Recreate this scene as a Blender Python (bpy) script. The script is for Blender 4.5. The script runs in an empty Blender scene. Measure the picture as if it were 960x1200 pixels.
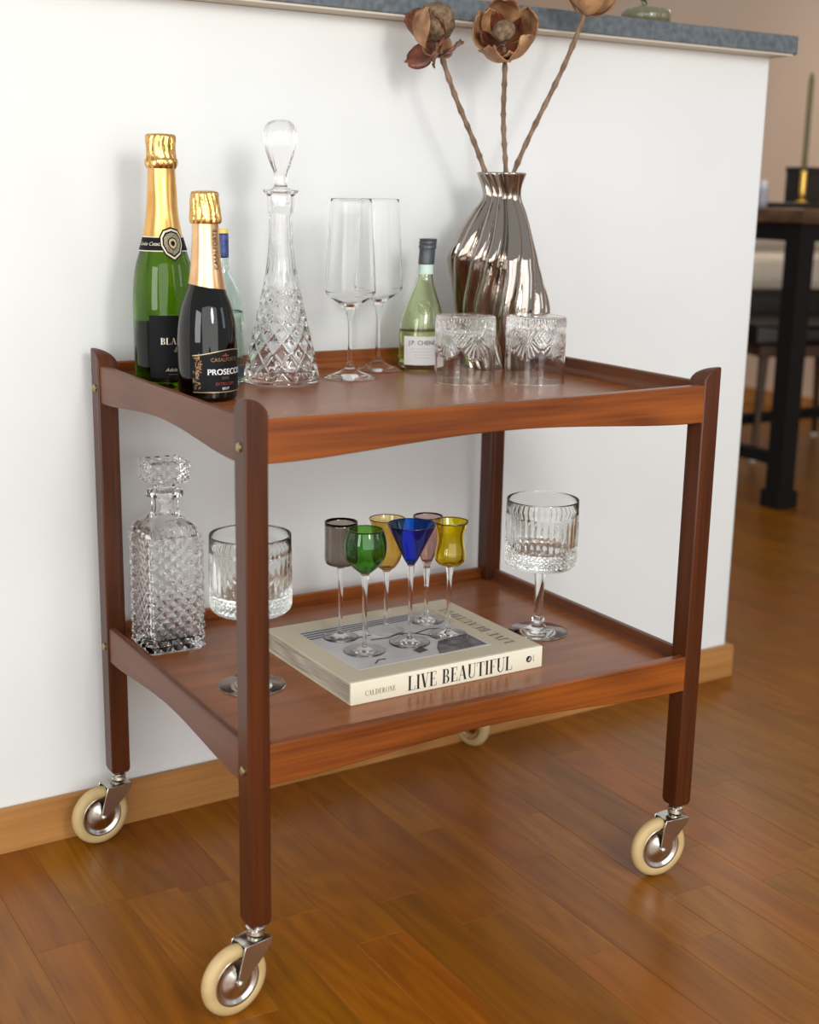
import bpy, math, random
from math import sin, cos, pi, sqrt, atan2, radians as R_
from mathutils import Vector, Matrix, noise
random.seed(7)
SC = bpy.context.scene
COL = SC.collection
# ------------------------------------------------------------------ camera
CAM = Vector((-0.5415, -1.2135, 0.892)); FPX = 1563.43
YAW, PITCH, ROLL = -0.5455, -0.2347, 0.0187
fwd = Vector((-sin(YAW) * cos(PITCH), cos(YAW) * cos(PITCH), sin(PITCH)))
rgt = Vector((cos(YAW), sin(YAW), 0)); up = rgt.cross(fwd)
r2 = rgt * cos(ROLL) + up * sin(ROLL); u2 = -rgt * sin(ROLL) + up * cos(ROLL)
cd = bpy.data.cameras.new('camera'); cam = bpy.data.objects.new('camera', cd); COL.objects.link(cam)
M = Matrix((r2, u2, -fwd)).transposed().to_4x4(); M.translation = CAM; cam.matrix_world = M
cd.sensor_fit = 'HORIZONTAL'; cd.sensor_width = 36; cd.lens = FPX / 960 * 36; cd.clip_start = .05
cd.dof.use_dof = True; cd.dof.focus_distance = 1.68; cd.dof.aperture_fstop = 5.0
SC.camera = cam
# ------------------------------------------------------------------ light
SC.view_settings.view_transform = 'Standard'; SC.view_settings.look = 'None'
SC.view_settings.exposure = 0.10; SC.view_settings.gamma = 1.0; SC.view_settings.use_curve_mapping = False
w = bpy.data.worlds.new('room_ambience'); SC.world = w; w.use_nodes = True
w.node_tree.nodes['Background'].inputs[0].default_value = (.95, .97, 1.0, 1)
w.node_tree.nodes['Background'].inputs[1].default_value = .50
def area(name, loc, target, sx, sy, power, color, shape='RECTANGLE', spread=180):
    d = bpy.data.lights.new(name, 'AREA'); d.shape = shape; d.size = sx; d.size_y = sy; d.energy = power; d.color = color
    d.spread = R_(spread)
    o = bpy.data.objects.new(name, d); COL.objects.link(o); o.location = loc
    o.rotation_euler = (Vector(target) - Vector(loc)).to_track_quat('-Z', 'Y').to_euler()
    return o
area('key_lamp', (.12, -1.90, 1.50), (.45, .3, .6), .40, .62, 16, (1, .97, .92), 'ELLIPSE')
area('back_fill', (-.5, -3.3, 1.35), (.40, .3, .4), 4.4, 2.6, 78, (.985, .988, .965))  # added broad frontal fill behind the camera for ambient light, not a real window
area('window_light', (2.6, -1.9, 1.5), (.6, .3, .6), .6, 1.0, 5, (.82, .91, 1.0))
area('left_fill', (-2.5, -1.3, 1.2), (.0, .0, .2), 1.2, 1.4, 30, (.99, .99, .97))  # added soft fill from the left to lift wall and floor, no actual window
area('dining_fill', (3.0, 2.3, 1.78), (3.0, 2.6, 0), .45, .45, 7, (1, .86, .70), 'DISK')  # added warm fill to brighten chairs and far wall, no pendant hangs there
cy = SC.cycles
cy.use_denoising = True; cy.max_bounces = 24; cy.transmission_bounces = 24; cy.glossy_bounces = 8
cy.diffuse_bounces = 4; cy.transparent_max_bounces = 16; cy.caustics_reflective = True; cy.caustics_refractive = True
cy.sample_clamp_indirect = 60.0; cy.blur_glossy = 0.6
# ------------------------------------------------------------------ mesh helpers
class MB:
    def __init__(s): s.v = []; s.f = []; s.m = []
    def add(s, vs, fs, mi=0):
        o = len(s.v); s.v += [tuple(v) for v in vs]; s.f += [tuple(i + o for i in f) for f in fs]; s.m += [mi] * len(fs); return s
    def box(s, x0, x1, y0, y1, z0, z1, mi=0):
        return s.add([(x0,y0,z0),(x1,y0,z0),(x1,y1,z0),(x0,y1,z0),(x0,y0,z1),(x1,y0,z1),(x1,y1,z1),(x0,y1,z1)],
              [(0,3,2,1),(4,5,6,7),(0,1,5,4),(1,2,6,5),(2,3,7,6),(3,0,4,7)], mi)
    def chbox(s, x0, x1, y0, y1, z0, z1, c):   # box with chamfered top edges
        return s.add([(x0,y0,z0),(x1,y0,z0),(x1,y1,z0),(x0,y1,z0),(x0,y0,z1-c),(x1,y0,z1-c),(x1,y1,z1-c),(x0,y1,z1-c),
               (x0+c,y0+c,z1),(x1-c,y0+c,z1),(x1-c,y1-c,z1),(x0+c,y1-c,z1)],
              [(0,3,2,1),(8,9,10,11),(0,1,5,4),(1,2,6,5),(2,3,7,6),(3,0,4,7),(4,5,9,8),(5,6,10,9),(6,7,11,10),(7,4,8,11)])
    def tube(s, pts, rad, seg=12, caps=True, mi=0, bump=None):
        pts = [Vector(p) for p in pts]; n = len(pts); rings = []
        t = (pts[1] - pts[0]).normalized(); a = t.orthogonal().normalized()
        for i, p in enumerate(pts):
            t = (pts[min(i + 1, n - 1)] - pts[max(i - 1, 0)]).normalized()
            a = (a - t * a.dot(t)).normalized(); b = t.cross(a)
            r = rad[i] if isinstance(rad, (list, tuple)) else rad
            rings.append([p + (a * cos(2*pi*k/seg) + b * sin(2*pi*k/seg)) * (r * (bump(i, k) if bump else 1)) for k in range(seg)])
        vs = [v for rg in rings for v in rg]; fs = []
        for i in range(n - 1):
            for k in range(seg):
                k2 = (k + 1) % seg; fs.append((i*seg+k, i*seg+k2, (i+1)*seg+k2, (i+1)*seg+k))
        if caps: fs += [tuple(range(seg))[::-1], tuple((n-1)*seg + k for k in range(seg))]
        return s.add(vs, fs, mi)
    def lathe(s, prof, seg=64, disp=None, shift=None, mi=0, closed=False):
        # prof: list (r,z) bottom -> top (outer), may return inside; r=0 makes a pole
        base = []; vs = []
        for i, (r, z) in enumerate(prof):
            if r <= 1e-7:
                base.append((len(vs), 1)); sx, sy = shift(z) if shift else (0, 0); vs.append((sx, sy, z))
            else:
                base.append((len(vs), seg)); sx, sy = shift(z) if shift else (0, 0)
                for k in range(seg):
                    th = 2*pi*k/seg; rr = r + (disp(th, i, r, z) if disp else 0)
                    vs.append((sx + rr*cos(th), sy + rr*sin(th), z))
        fs = []; rng = len(prof) if closed else len(prof) - 1
        for i in range(rng):
            (a, na), (b, nb) = base[i], base[(i + 1) % len(prof)]
            for k in range(seg):
                k2 = (k + 1) % seg
                if na == 1 and nb == 1: continue
                if na == 1: fs.append((a, b + k2, b + k))
                elif nb == 1: fs.append((a + k, a + k2, b))
                else: fs.append((a + k, a + k2, b + k2, b + k))
        return s.add(vs, fs, mi)
    def grid(s, fn, nu, nv, mi=0, flip=False):
        vs = [fn(i / nu, j / nv) for j in range(nv + 1) for i in range(nu + 1)]; fs = []
        for j in range(nv):
            for i in range(nu):
                a = j*(nu+1)+i; q = (a, a+1, a+nu+2, a+nu+1); fs.append(q[::-1] if flip else q)
        return s.add(vs, fs, mi)
    def build(s, name, mats, parent=None, smooth=False, bevel=0, loc=None, solid=0, rot=None):
        me = bpy.data.meshes.new(name); me.from_pydata(s.v, [], s.f)
        mats = mats if isinstance(mats, (list, tuple)) else [mats]
        for m in mats: me.materials.append(m)
        me.polygons.foreach_set('material_index', s.m)
        if smooth: me.polygons.foreach_set('use_smooth', [True] * len(me.polygons))
        me.update(); o = bpy.data.objects.new(name, me); COL.objects.link(o)
        if smooth == 'angle':
            try: me.set_sharp_from_angle(angle=R_(35))
            except Exception: pass
        if loc: o.location = loc
        if rot: o.rotation_euler = rot
        if parent: o.parent = parent
        if bevel:
            b = o.modifiers.new('bevel', 'BEVEL'); b.width = bevel; b.segments = 2; b.limit_method = 'ANGLE'; b.angle_limit = R_(40)
        if solid:
            b = o.modifiers.new('thickness', 'SOLIDIFY'); b.thickness = solid; b.offset = 0
        return o
def tag(o, label, cat, group=None):
    o['label'] = label; o['category'] = cat
    if group: o['group'] = group
    return o
def thing(name, loc, label, cat, group=None, rz=0):
    o = bpy.data.objects.new(name, None); COL.objects.link(o); o.location = loc; o.rotation_euler = (0, 0, rz)
    o.empty_display_size = .05
    return tag(o, label, cat, group)
def struct(o): o['kind'] = 'structure'; return o
def copy_tree(o, parent=None):
    c = o.copy(); COL.objects.link(c); c.parent = parent
    for ch in list(o.children): copy_tree(ch, c)
    return c
def spline(pts, n=6):   # catmull-rom through (r,z); a point with third value 1 is a corner
    out = []
    P = [Vector((p[0], p[1])) for p in pts]; c = [len(p) > 2 for p in pts]
    for i in range(len(P) - 1):
        a = P[i]; b = P[i+1]
        m0 = (b - P[i-1]) / 2 if i > 0 and not c[i] else (b - a)
        m1 = (P[i+2] - a) / 2 if i + 2 < len(P) and not c[i+1] else (b - a)
        if i == 0 or c[i]: m0 = (b - a)
        for k in range(n):
            t = k / n; h = (2*t**3-3*t*t+1, t**3-2*t*t+t, -2*t**3+3*t*t, t**3-t*t)
            q = a*h[0] + m0*h[1] + b*h[2] + m1*h[3]; out.append((max(q.x, 0), q.y))
    out.append((P[-1].x, P[-1].y)); return out
def rad_at(prof, z):
    for (r0, z0), (r1, z1) in zip(prof, prof[1:]):
        if min(z0, z1) <= z <= max(z0, z1) and abs(z1 - z0) > 1e-9: return r0 + (r1-r0)*(z-z0)/(z1-z0)
    return prof[-1][0]
# ------------------------------------------------------------------ lettering
_tc = {}
def text_polys(s, size, shear=0.0):
    key = (s, size, shear)
    if key in _tc: return _tc[key]
    cu = bpy.data.curves.new('t', 'FONT'); cu.body = s; cu.size = size; cu.align_x = 'CENTER'; cu.align_y = 'CENTER'
    cu.resolution_u = 3; cu.shear = shear
    o = bpy.data.objects.new('t', cu); COL.objects.link(o)
    me = bpy.data.meshes.new_from_object(o.evaluated_get(bpy.context.evaluated_depsgraph_get()))
    vs = [tuple(v.co) for v in me.vertices]; fs = [tuple(p.vertices) for p in me.polygons]
    bpy.data.objects.remove(o); bpy.data.curves.remove(cu); bpy.data.meshes.remove(me)
    _tc[key] = (vs, fs); return vs, fs
def gl(ch):   # high-contrast serif capitals, unit height; returns (polys, width)
    P = []; T = .17; H = .035; S = .075
    def rect(x0, y0, x1, y1): P.append([(x0,y0),(x1,y0),(x1,y1),(x0,y1)])
    def stem(x, th=T, top=1, bot=1):
        rect(x, 0, x+th, 1)
        if bot: rect(x-S, 0, x+th+S, H)
        if top: rect(x-S, 1-H, x+th+S, 1)
    def bar(a, b, wd):   # slanted stroke, horizontal thickness wd
        P.append([(a[0]-wd/2, a[1]), (a[0]+wd/2, a[1]), (b[0]+wd/2, b[1]), (b[0]-wd/2, b[1])])
    def ring(cx, cy, rx, ry, tx, ty, a0, a1, n=18):
        for i in range(n):
            t0 = a0+(a1-a0)*i/n; t1 = a0+(a1-a0)*(i+1)/n
            q = lambda t, k: (cx+(rx-k*tx)*cos(t), cy+(ry-k*ty)*sin(t))
            P.append([q(t0,1), q(t0,0), q(t1,0), q(t1,1)])
    if ch == 'L': stem(.08); rect(.2,0,.58,H); P.append([(.58,0),(.62,0),(.62,.3),(.595,.3)]); w_=.66
    elif ch == 'I': stem(.08); w_=.34
    elif ch == 'E':
        stem(.08); rect(.2,0,.56,H); rect(.2,1-H,.55,1); rect(.2,.5,.42,.5+H)
        P.append([(.56,0),(.6,0),(.6,.28),(.575,.28)]); P.append([(.535,.74),(.56,.74),(.56,1),(.52,1)]); rect(.41,.4,.43,.63); w_=.64
    elif ch == 'F':
        stem(.08); rect(.2,1-H,.55,1); rect(.2,.48,.42,.48+H); P.append([(.535,.72),(.56,.72),(.56,1),(.52,1)]); rect(.41,.38,.43,.61); w_=.6
    elif ch == 'V': bar((.36,0),(.12,1),T); bar((.37,0),(.58,1),H); rect(.0,1-H,.3,1); rect(.47,1-H,.7,1); w_=.68
    elif ch == 'A': bar((.08,0),(.34,1),H); bar((.60,0),(.36,1),T); rect(-.02,0,.2,H); rect(.47,0,.76,H); rect(.16,.32,.5,.32+H); w_=.76
    elif ch == 'T': stem(.27,top=0); rect(.02,1-H,.69,1); P.append([(.0,.72),(.025,.72),(.05,1),(.02,1)]); P.append([(.665,.72),(.69,.72),(.69,1),(.66,1)]); w_=.71
    elif ch == 'U':
        rect(.08,.3,.08+T,1); rect(.0,1-H,.33,1); rect(.6,.3,.6+H,1); rect(.5,1-H,.73,1)
        ring(.3575,.3,.2775,.32,.12,.05,pi,1.5*pi); ring(.3575,.3,.2775,.32,.05,.05,1.5*pi,2*pi); w_=.74
    elif ch == 'B':
        stem(.08); ring(.33,.745,.25,.255,.14,H,-pi/2,pi/2); ring(.34,.255,.29,.255,.15,H,-pi/2,pi/2)
        rect(.2,1-H,.34,1); rect(.2,.49,.34,.49+H); rect(.2,0,.35,H); w_=.68
    elif ch == 'C': ring(.42,.5,.38,.52,.15,.03,R_(40),R_(320),28); rect(.70,.7,.73,1.0); rect(.70,0,.73,.27); w_=.78
    elif ch == 'D': stem(.08); ring(.32,.5,.42,.5,.15,H,-pi/2,pi/2,22); rect(.2,1-H,.34,1); rect(.2,0,.34,H); w_=.8
    elif ch == 'O': ring(.43,.5,.40,.52,.14,.03,0,2*pi,32); w_=.86
    elif ch == 'N': rect(.08,0,.08+H,1); rect(0,0,.2,H); rect(0,1-H,.22,1); bar((.62,0),(.15,1),T); rect(.62,0,.62+H,1); rect(.52,1-H,.76,1); w_=.78
    elif ch == 'R': stem(.08); ring(.33,.745,.25,.255,.14,H,-pi/2,pi/2); rect(.2,1-H,.34,1); rect(.2,.49,.34,.49+H); bar((.64,0),(.38,.5),.15); rect(.56,0,.76,H); w_=.76
    else: w_ = .34
    return P, w_
def serif_polys(s, h, width=None, gap=.07):
    x = 0; allp = []
    for ch in s:
        P, w_ = gl(ch)
        allp += [[(x + a, b) for a, b in p] for p in P]; x += w_ + gap
    x -= gap; k = (width / x) if width else h
    vs = []; fs = []
    for p in allp:
        o = len(vs); vs += [((a - x/2)*k, (b-.5)*h, 0) for a, b in p]; fs.append(tuple(range(o, o + len(p))))
    return vs, fs
def wrap(vs, ang, z0, Rf, off=.0006, rot=0):
    out = []
    for x, y, _ in vs:
        if rot: x, y = x*cos(rot) - y*sin(rot), x*sin(rot) + y*cos(rot)
        z = z0 + y; r = Rf(z); th = ang + x / r; out.append(((r+off)*cos(th), (r+off)*sin(th), z))
    return out
def patch(mb, a0, a1, zb, zt, Rf, off, n=28, nz=4, mi=0):   # label wrapped round a body; zb, zt functions of u
    mb.grid(lambda u, v: (lambda z, a: ((Rf(z)+off)*cos(a), (Rf(z)+off)*sin(a), z))(zb(u)+(zt(u)-zb(u))*v, a0+(a1-a0)*u), n, nz, mi)
def facing(x, y): return atan2(CAM.y - y, CAM.x - x)
# ------------------------------------------------------------------ materials
def mat(name, color=(.8,.8,.8), rough=.5, metal=0, **kw):
    m = bpy.data.materials.new(name); m.use_nodes = True; b = m.node_tree.nodes['Principled BSDF']
    b.inputs['Base Color'].default_value = (*color, 1); b.inputs['Roughness'].default_value = rough; b.inputs['Metallic'].default_value = metal
    for k, v in kw.items(): b.inputs[k.replace('_', ' ')].default_value = v
    return m
def N(m, t, **kw):
    n = m.node_tree.nodes.new(t)
    for k, v in kw.items(): setattr(n, k, v)
    return n
def L(m, a, b): m.node_tree.links.new(a, b)
def add_noise(m, c1, c2, scale=20, detail=4, stretch=(1,1,1), bump=0, bdist=.001, rrange=None, lo=.35, hi=.65):
    b = m.node_tree.nodes['Principled BSDF']; tc = N(m, 'ShaderNodeTexCoord'); mp = N(m, 'ShaderNodeMapping'); mp.inputs['Scale'].default_value = stretch
    nz = N(m, 'ShaderNodeTexNoise'); nz.inputs['Scale'].default_value = scale; nz.inputs['Detail'].default_value = detail
    cr = N(m, 'ShaderNodeValToRGB'); e = cr.color_ramp.elements; e[0].position = lo; e[1].position = hi; e[0].color = (*c1, 1); e[1].color = (*c2, 1)
    L(m, tc.outputs['Object'], mp.inputs[0]); L(m, mp.outputs[0], nz.inputs['Vector']); L(m, nz.outputs['Fac'], cr.inputs[0]); L(m, cr.outputs[0], b.inputs['Base Color'])
    if bump:
        bp = N(m, 'ShaderNodeBump'); bp.inputs['Strength'].default_value = bump; bp.inputs['Distance'].default_value = bdist
        L(m, nz.outputs['Fac'], bp.inputs['Height']); L(m, bp.outputs[0], b.inputs['Normal'])
    return m
def wood(name, dark, light, axis, freq=55, rough=.38, rings=18, coat=.0, vary=None, ringmix=.5, bump=.12):
    m = bpy.data.materials.new(name); m.use_nodes = True; b = m.node_tree.nodes['Principled BSDF']; b.inputs['Roughness'].default_value = rough
    b.inputs['Coat Weight'].default_value = coat; b.inputs['Specular IOR Level'].default_value = .38; b.inputs['Coat Roughness'].default_value = .22
    tc = N(m, 'ShaderNodeTexCoord'); oi = N(m, 'ShaderNodeObjectInfo')
    off = N(m, 'ShaderNodeVectorMath', operation='SCALE'); off.inputs['Scale'].default_value = 1.0
    comb = N(m, 'ShaderNodeCombineXYZ')
    mul = N(m, 'ShaderNodeMath', operation='MULTIPLY'); mul.inputs[1].default_value = 37.0; L(m, oi.outputs['Random'], mul.inputs[0])
    for i in range(3): L(m, mul.outputs[0], comb.inputs[i])
    add = N(m, 'ShaderNodeVectorMath', operation='ADD'); L(m, tc.outputs['Object'], add.inputs[0]); L(m, comb.outputs[0], add.inputs[1])
    def mapped(k):
        mp = N(m, 'ShaderNodeMapping'); s = [1, 1, 1]; s[axis] = k; mp.inputs['Scale'].default_value = s; L(m, add.outputs[0], mp.inputs[0]); return mp
    # growth rings
    n1 = N(m, 'ShaderNodeTexNoise'); n1.inputs['Scale'].default_value = 7; n1.inputs['Detail'].default_value = 2; n1.inputs['Distortion'].default_value = .3
    L(m, mapped(.16).outputs[0], n1.inputs['Vector'])
    k = N(m, 'ShaderNodeMath', operation='MULTIPLY'); k.inputs[1].default_value = rings * 2 * pi; L(m, n1.outputs['Fac'], k.inputs[0])
    sn = N(m, 'ShaderNodeMath', operation='SINE'); L(m, k.outputs[0], sn.inputs[0])
    mr = N(m, 'ShaderNodeMapRange'); mr.inputs['From Min'].default_value = -1; L(m, sn.outputs[0], mr.inputs['Value'])
    # fibres
    n2 = N(m, 'ShaderNodeTexNoise'); n2.inputs['Scale'].default_value = freq * 5; n2.inputs['Detail'].default_value = 4; L(m, mapped(.03).outputs[0], n2.inputs['Vector'])
    n3 = N(m, 'ShaderNodeTexNoise'); n3.inputs['Scale'].default_value = freq; n3.inputs['Detail'].default_value = 3; L(m, mapped(.05).outputs[0], n3.inputs['Vector'])
    mx = N(m, 'ShaderNodeMix', data_type='FLOAT'); mx.inputs['Factor'].default_value = ringmix; L(m, n3.outputs['Fac'], mx.inputs['A']); L(m, mr.outputs[0], mx.inputs['B'])
    mx2 = N(m, 'ShaderNodeMix', data_type='FLOAT'); mx2.inputs['Factor'].default_value = .4; L(m, mx.outputs['Result'], mx2.inputs['A']); L(m, n2.outputs['Fac'], mx2.inputs['B'])
    cr = N(m, 'ShaderNodeValToRGB'); e = cr.color_ramp.elements; e[0].position = .25; e[1].position = .75; e[0].color = (*dark, 1); e[1].color = (*light, 1)
    L(m, mx2.outputs['Result'], cr.inputs[0]); out = cr.outputs[0]
    if vary:
        hs = N(m, 'ShaderNodeHueSaturation'); mv = N(m, 'ShaderNodeMapRange'); mv.inputs['To Min'].default_value = vary[0]; mv.inputs['To Max'].default_value = vary[1]
        wn = N(m, 'ShaderNodeTexWhiteNoise', noise_dimensions='1D'); L(m, mul.outputs[0], wn.inputs['W'])
        L(m, oi.outputs['Random'], mv.inputs['Value']); L(m, mv.outputs[0], hs.inputs['Value'])
        mh = N(m, 'ShaderNodeMapRange'); mh.inputs['To Min'].default_value = .494; mh.inputs['To Max'].default_value = .506; L(m, wn.outputs['Value'], mh.inputs['Value']); L(m, mh.outputs[0], hs.inputs['Hue'])
        L(m, out, hs.inputs['Color']); out = hs.outputs[0]
    L(m, out, b.inputs['Base Color'])
    bp = N(m, 'ShaderNodeBump'); bp.inputs['Strength'].default_value = bump; bp.inputs['Distance'].default_value = .0006
    L(m, n2.outputs['Fac'], bp.inputs['Height']); L(m, bp.outputs[0], b.inputs['Normal'])
    return m
def glass(name, c, rough=0, ior=1.5):
    m = bpy.data.materials.new(name); m.use_nodes = True; nt = m.node_tree; nt.nodes.remove(nt.nodes['Principled BSDF'])
    g = N(m, 'ShaderNodeBsdfGlass'); g.inputs['Color'].default_value = (*c, 1); g.inputs['Roughness'].default_value = rough; g.inputs['IOR'].default_value = ior
    L(m, g.outputs[0], nt.nodes['Material Output'].inputs[0]); return m
def pglass(name, c, rough=.0, ior=1.5):   # tinted glass whose surface reflection stays white
    return mat(name, tuple(x*x for x in c), rough, 0, Transmission_Weight=1.0, IOR=ior)
plaster = add_noise(mat('white_plaster', rough=.75), (.755,.775,.77), (.785,.805,.80), 3, 3, bump=.03, bdist=.0008)
far_paint = add_noise(mat('beige_paint', rough=.8), (.66,.50,.385), (.70,.54,.42), 2, 2)
TEAK_D, TEAK_L = (.085,.017,.002), (.34,.088,.009)
teak = [wood('teak_rail_%d' % a, TEAK_D, TEAK_L, a, 50, .36, 6, .12, ringmix=.25) for a in range(3)]
teak_leg = wood('teak_leg', (.03,.007,.0015), (.105,.026,.006), 2, 60, .36, 6, .0, ringmix=.2)
teak_side = wood('teak_side_rail', (.09,.028,.012), (.18,.060,.024), 1, 50, .40, 6, .05, ringmix=.25)
teak_top = wood('teak_veneer', (.185,.052,.013), (.37,.122,.034), 0, 60, .27, 5, .08, ringmix=.2)
oak = wood('oak_stave', (.16,.047,.001), (.30,.100,.003), 1, 70, .32, 14, .0, vary=(.84,1.14), ringmix=.24, bump=.15)
oak_base = wood('oak_baseboard', (.30,.13,.035), (.50,.24,.07), 0, 40, .45, 8, .05, ringmix=.3)
stone = add_noise(mat('grey_laminate', rough=.5), (.075,.09,.103), (.135,.155,.172), 90, 8, (1,1,1), bump=.05)
under = mat('worktop_underside', (.62,.55,.44), .6)
chrome = mat('nickel_plate', (.62,.59,.53), .17, 1); brass = mat('aged_brass', (.42,.33,.18), .35, 1)
rubber = add_noise(mat('cream_rubber', rough=.55), (.48,.345,.155), (.55,.405,.19), 40, 3)
clear = glass('clear_glass', (1,1,1), 0, 1.33); thin_glass = glass('thin_glass', (1,1,1), 0, 1.22); crystal = glass('cut_crystal', (.998,.998,.998), 0, 1.46)
green_glass = pglass('green_bottle_glass', (.33,.50,.055), .02, 1.42)
dark_glass = pglass('dark_bottle_glass', (.085,.065,.014), .025, 1.5)
pale_green = pglass('pale_green_glass', (.91,.945,.82), .015, 1.45); wine = glass('white_wine', (.97,.99,.74), 0, 1.34)
water = glass('clear_spirit', (.93,.96,.93), 0, 1.34)
coupe_glass_m = glass('faint_green_glass', (.99,1,.995), 0, 1.42)
gold = add_noise(mat('gold_foil', rough=.28, metal=1), (.76,.40,.11), (.86,.51,.17), 30, 3, bump=.25, bdist=.001)
gold_rough = add_noise(mat('crinkled_gold_foil', rough=.24, metal=1), (.68,.38,.11), (.90,.58,.22), 160, 3, (1,1,.35), bump=.9, bdist=.0022)
rose_gold = add_noise(mat('copper_gold_foil', rough=.30, metal=1), (.80,.46,.22), (.93,.60,.34), 30, 3, bump=.2, bdist=.001)
gold_ink = mat('gold_ink', (.75,.60,.34), .35, .8); silver_ink = mat('pale_gold_ink', (.88,.80,.62), .35, .5)
black_label = mat('black_label', (.006,.006,.007), .6, 0, Specular_IOR_Level=.2); back_label = mat('dark_back_label', (.035,.05,.06), .5)
white_ink = mat('white_ink', (.85,.85,.85), .5); black_ink = mat('black_ink', (.015,.015,.015), .5); red_ink = mat('red_ink', (.32,.06,.05), .4, .3)
grey_ink = mat('grey_ink', (.42,.42,.44), .5)
vase_m = mat('smoked_chrome', (.38,.33,.285), .04, 1)

# ------------------------------------------------------------------ setting
W_, LX = .4863, .6446
WALL_T = .0276; wall_rot = math.atan(WALL_T); wall_y0 = .514
def wall_pt(x, off=0): return wall_y0 + WALL_T * x - off
XE = 1.240
fm = MB().box(-3.4, 5.2, -3.4, 5.2, -.05, -.0062)
floor = struct(fm.build('floor', mat('subfloor', (.035,.016,.006), .8)))
wl = lambda x: x / cos(wall_rot)
wall = struct(MB().box(-3.4, wl(XE), 0, .12, 0, 1.131).build('wall_back', plaster, loc=(0, wall_y0, 0), rot=(0, 0, wall_rot), bevel=.002))
bb = struct(MB().chbox(-3.4, wl(XE) + .012, -.012, 0, 0, .0634, .003).build('baseboard_back', oak_base, loc=(0, wall_y0, 0), rot=(0, 0, wall_rot)))
bb2 = struct(MB().chbox(wl(XE), wl(XE) + .012, 0, .13, 0, .0634, .003).build('baseboard_end', oak_base, loc=(0, wall_y0, 0), rot=(0, 0, wall_rot)))
fw = struct(MB().box(3.875, 4.0, -.6, 5.2, 0, 2.7).build('wall_far', far_paint))
fb = struct(MB().chbox(3.860, 3.875, -.6, 5.2, 0, .07, .003).build('baseboard_far', oak_base))
ww = struct(MB().box(-3.4, 5.2, 5.2, 5.3, 0, 2.7).build('wall_kitchen', far_paint))
# worktop along the half wall
wt = thing('worktop', (0, wall_y0, 1.131), 'blue-grey laminate worktop running along the top of the white half wall', 'worktop', rz=wall_rot)
MB().box(-3.4, 1.250, -.043, .60, .0, .003).build('underside', under, wt)
mb = MB(); y0 = -.046; r = .012; x1 = 1.264
out = [(-3.4, .60), (-3.4, y0)] + [(x1 - r + r*sin(a), y0 + r - r*cos(a)) for a in [i*pi/12 for i in range(7)]] + [(x1, .60)]
n = len(out); mb.add([(a, b, .003) for a, b in out] + [(a, b, .0325) for a, b in out], [tuple(range(n))[::-1], tuple(range(n, 2*n))] + [(i, (i+1) % n, n+(i+1) % n, n+i) for i in range(n)])
mb.build('slab', stone, wt, bevel=.0015)

# floor staves: three-strip oak parquet, columns run towards the wall
def project(x, y, z=0):
    d = Vector((x, y, z)) - CAM; t = d.dot(fwd)
    if t < .1: return None
    return 480 + FPX*d.dot(r2)/t, 600 - FPX*d.dot(u2)/t
JOINTS = {0: [.150, -.33], -1: [.077], -2: [.176, -.14], -3: [.30], 1: [.053+.0, -.16-.25], 2: [-.085], 3: [.15, -.30], 4: [.263, -.12], 5: [-.025], -5: [.325], -6: [.25], 8: [.46]}
PW = .0698*.9878; X0 = .2369; JOINTS = {k: [-1.2135+(y+1.2135)*.9878 for y in v] for k, v in JOINTS.items()}
rest = MB(); cnt = 0
rnd = random.Random(11)
for k in range(-40, 54):
    xa = X0 + k*PW; xb = xa + PW
    js = sorted(JOINTS.get(k, [rnd.uniform(-.2, .2)])); ys = list(js)
    y = js[0]
    while y > -2.6: y -= rnd.uniform(.30, .50); ys.append(y)
    y = js[-1]
    while y < 5.1: y += rnd.uniform(.30, .50); ys.append(y)
    ys.sort()
    for ya, yb in zip(ys, ys[1:]):
        if xa < 1.23 and ya > wall_pt(xa) + .05: continue
        if xa < 1.23 and yb > wall_pt(xa) + .06: yb = wall_pt(xa) + .06
        if yb - ya < .03: continue
        hi = rnd.uniform(-.00012, .00012); g = .0001; cx, cy2 = (xa+xb)/2, (ya+yb)/2
        pr = [project(a, b) for a in (xa, xb) for b in (ya, (ya+yb)/2, yb)]
        vis = [q for q in pr if q and -60 < q[0] < 1020 and -10 < q[1] < 1290]
        big = False
        if vis and all(pr):
            q0, q1 = project(xa, cy2), project(xb, cy2); q2, q3 = project(cx, ya), project(cx, yb)
            e1 = (q1[0]-q0[0], q1[1]-q0[1]); e2 = (q3[0]-q2[0], q3[1]-q2[1])
            ar = abs(e1[0]*e2[1]-e1[1]*e2[0]); big = ar / max(1, math.hypot(*e2)) > 7
        if big and cnt < 285:
            o = MB().chbox(xa-cx+g, xb-cx-g, ya-cy2+g, yb-cy2-g, -.006, hi, .00035).build('stave', oak, floor, loc=(cx, cy2, 0)); cnt += 1
        else:
            rest.chbox(xa+g, xb-g, ya+g, yb-g, -.006, hi, .00035)
ro = rest.build('staves_beyond', oak, floor); ro['kind'] = 'stuff'

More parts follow.
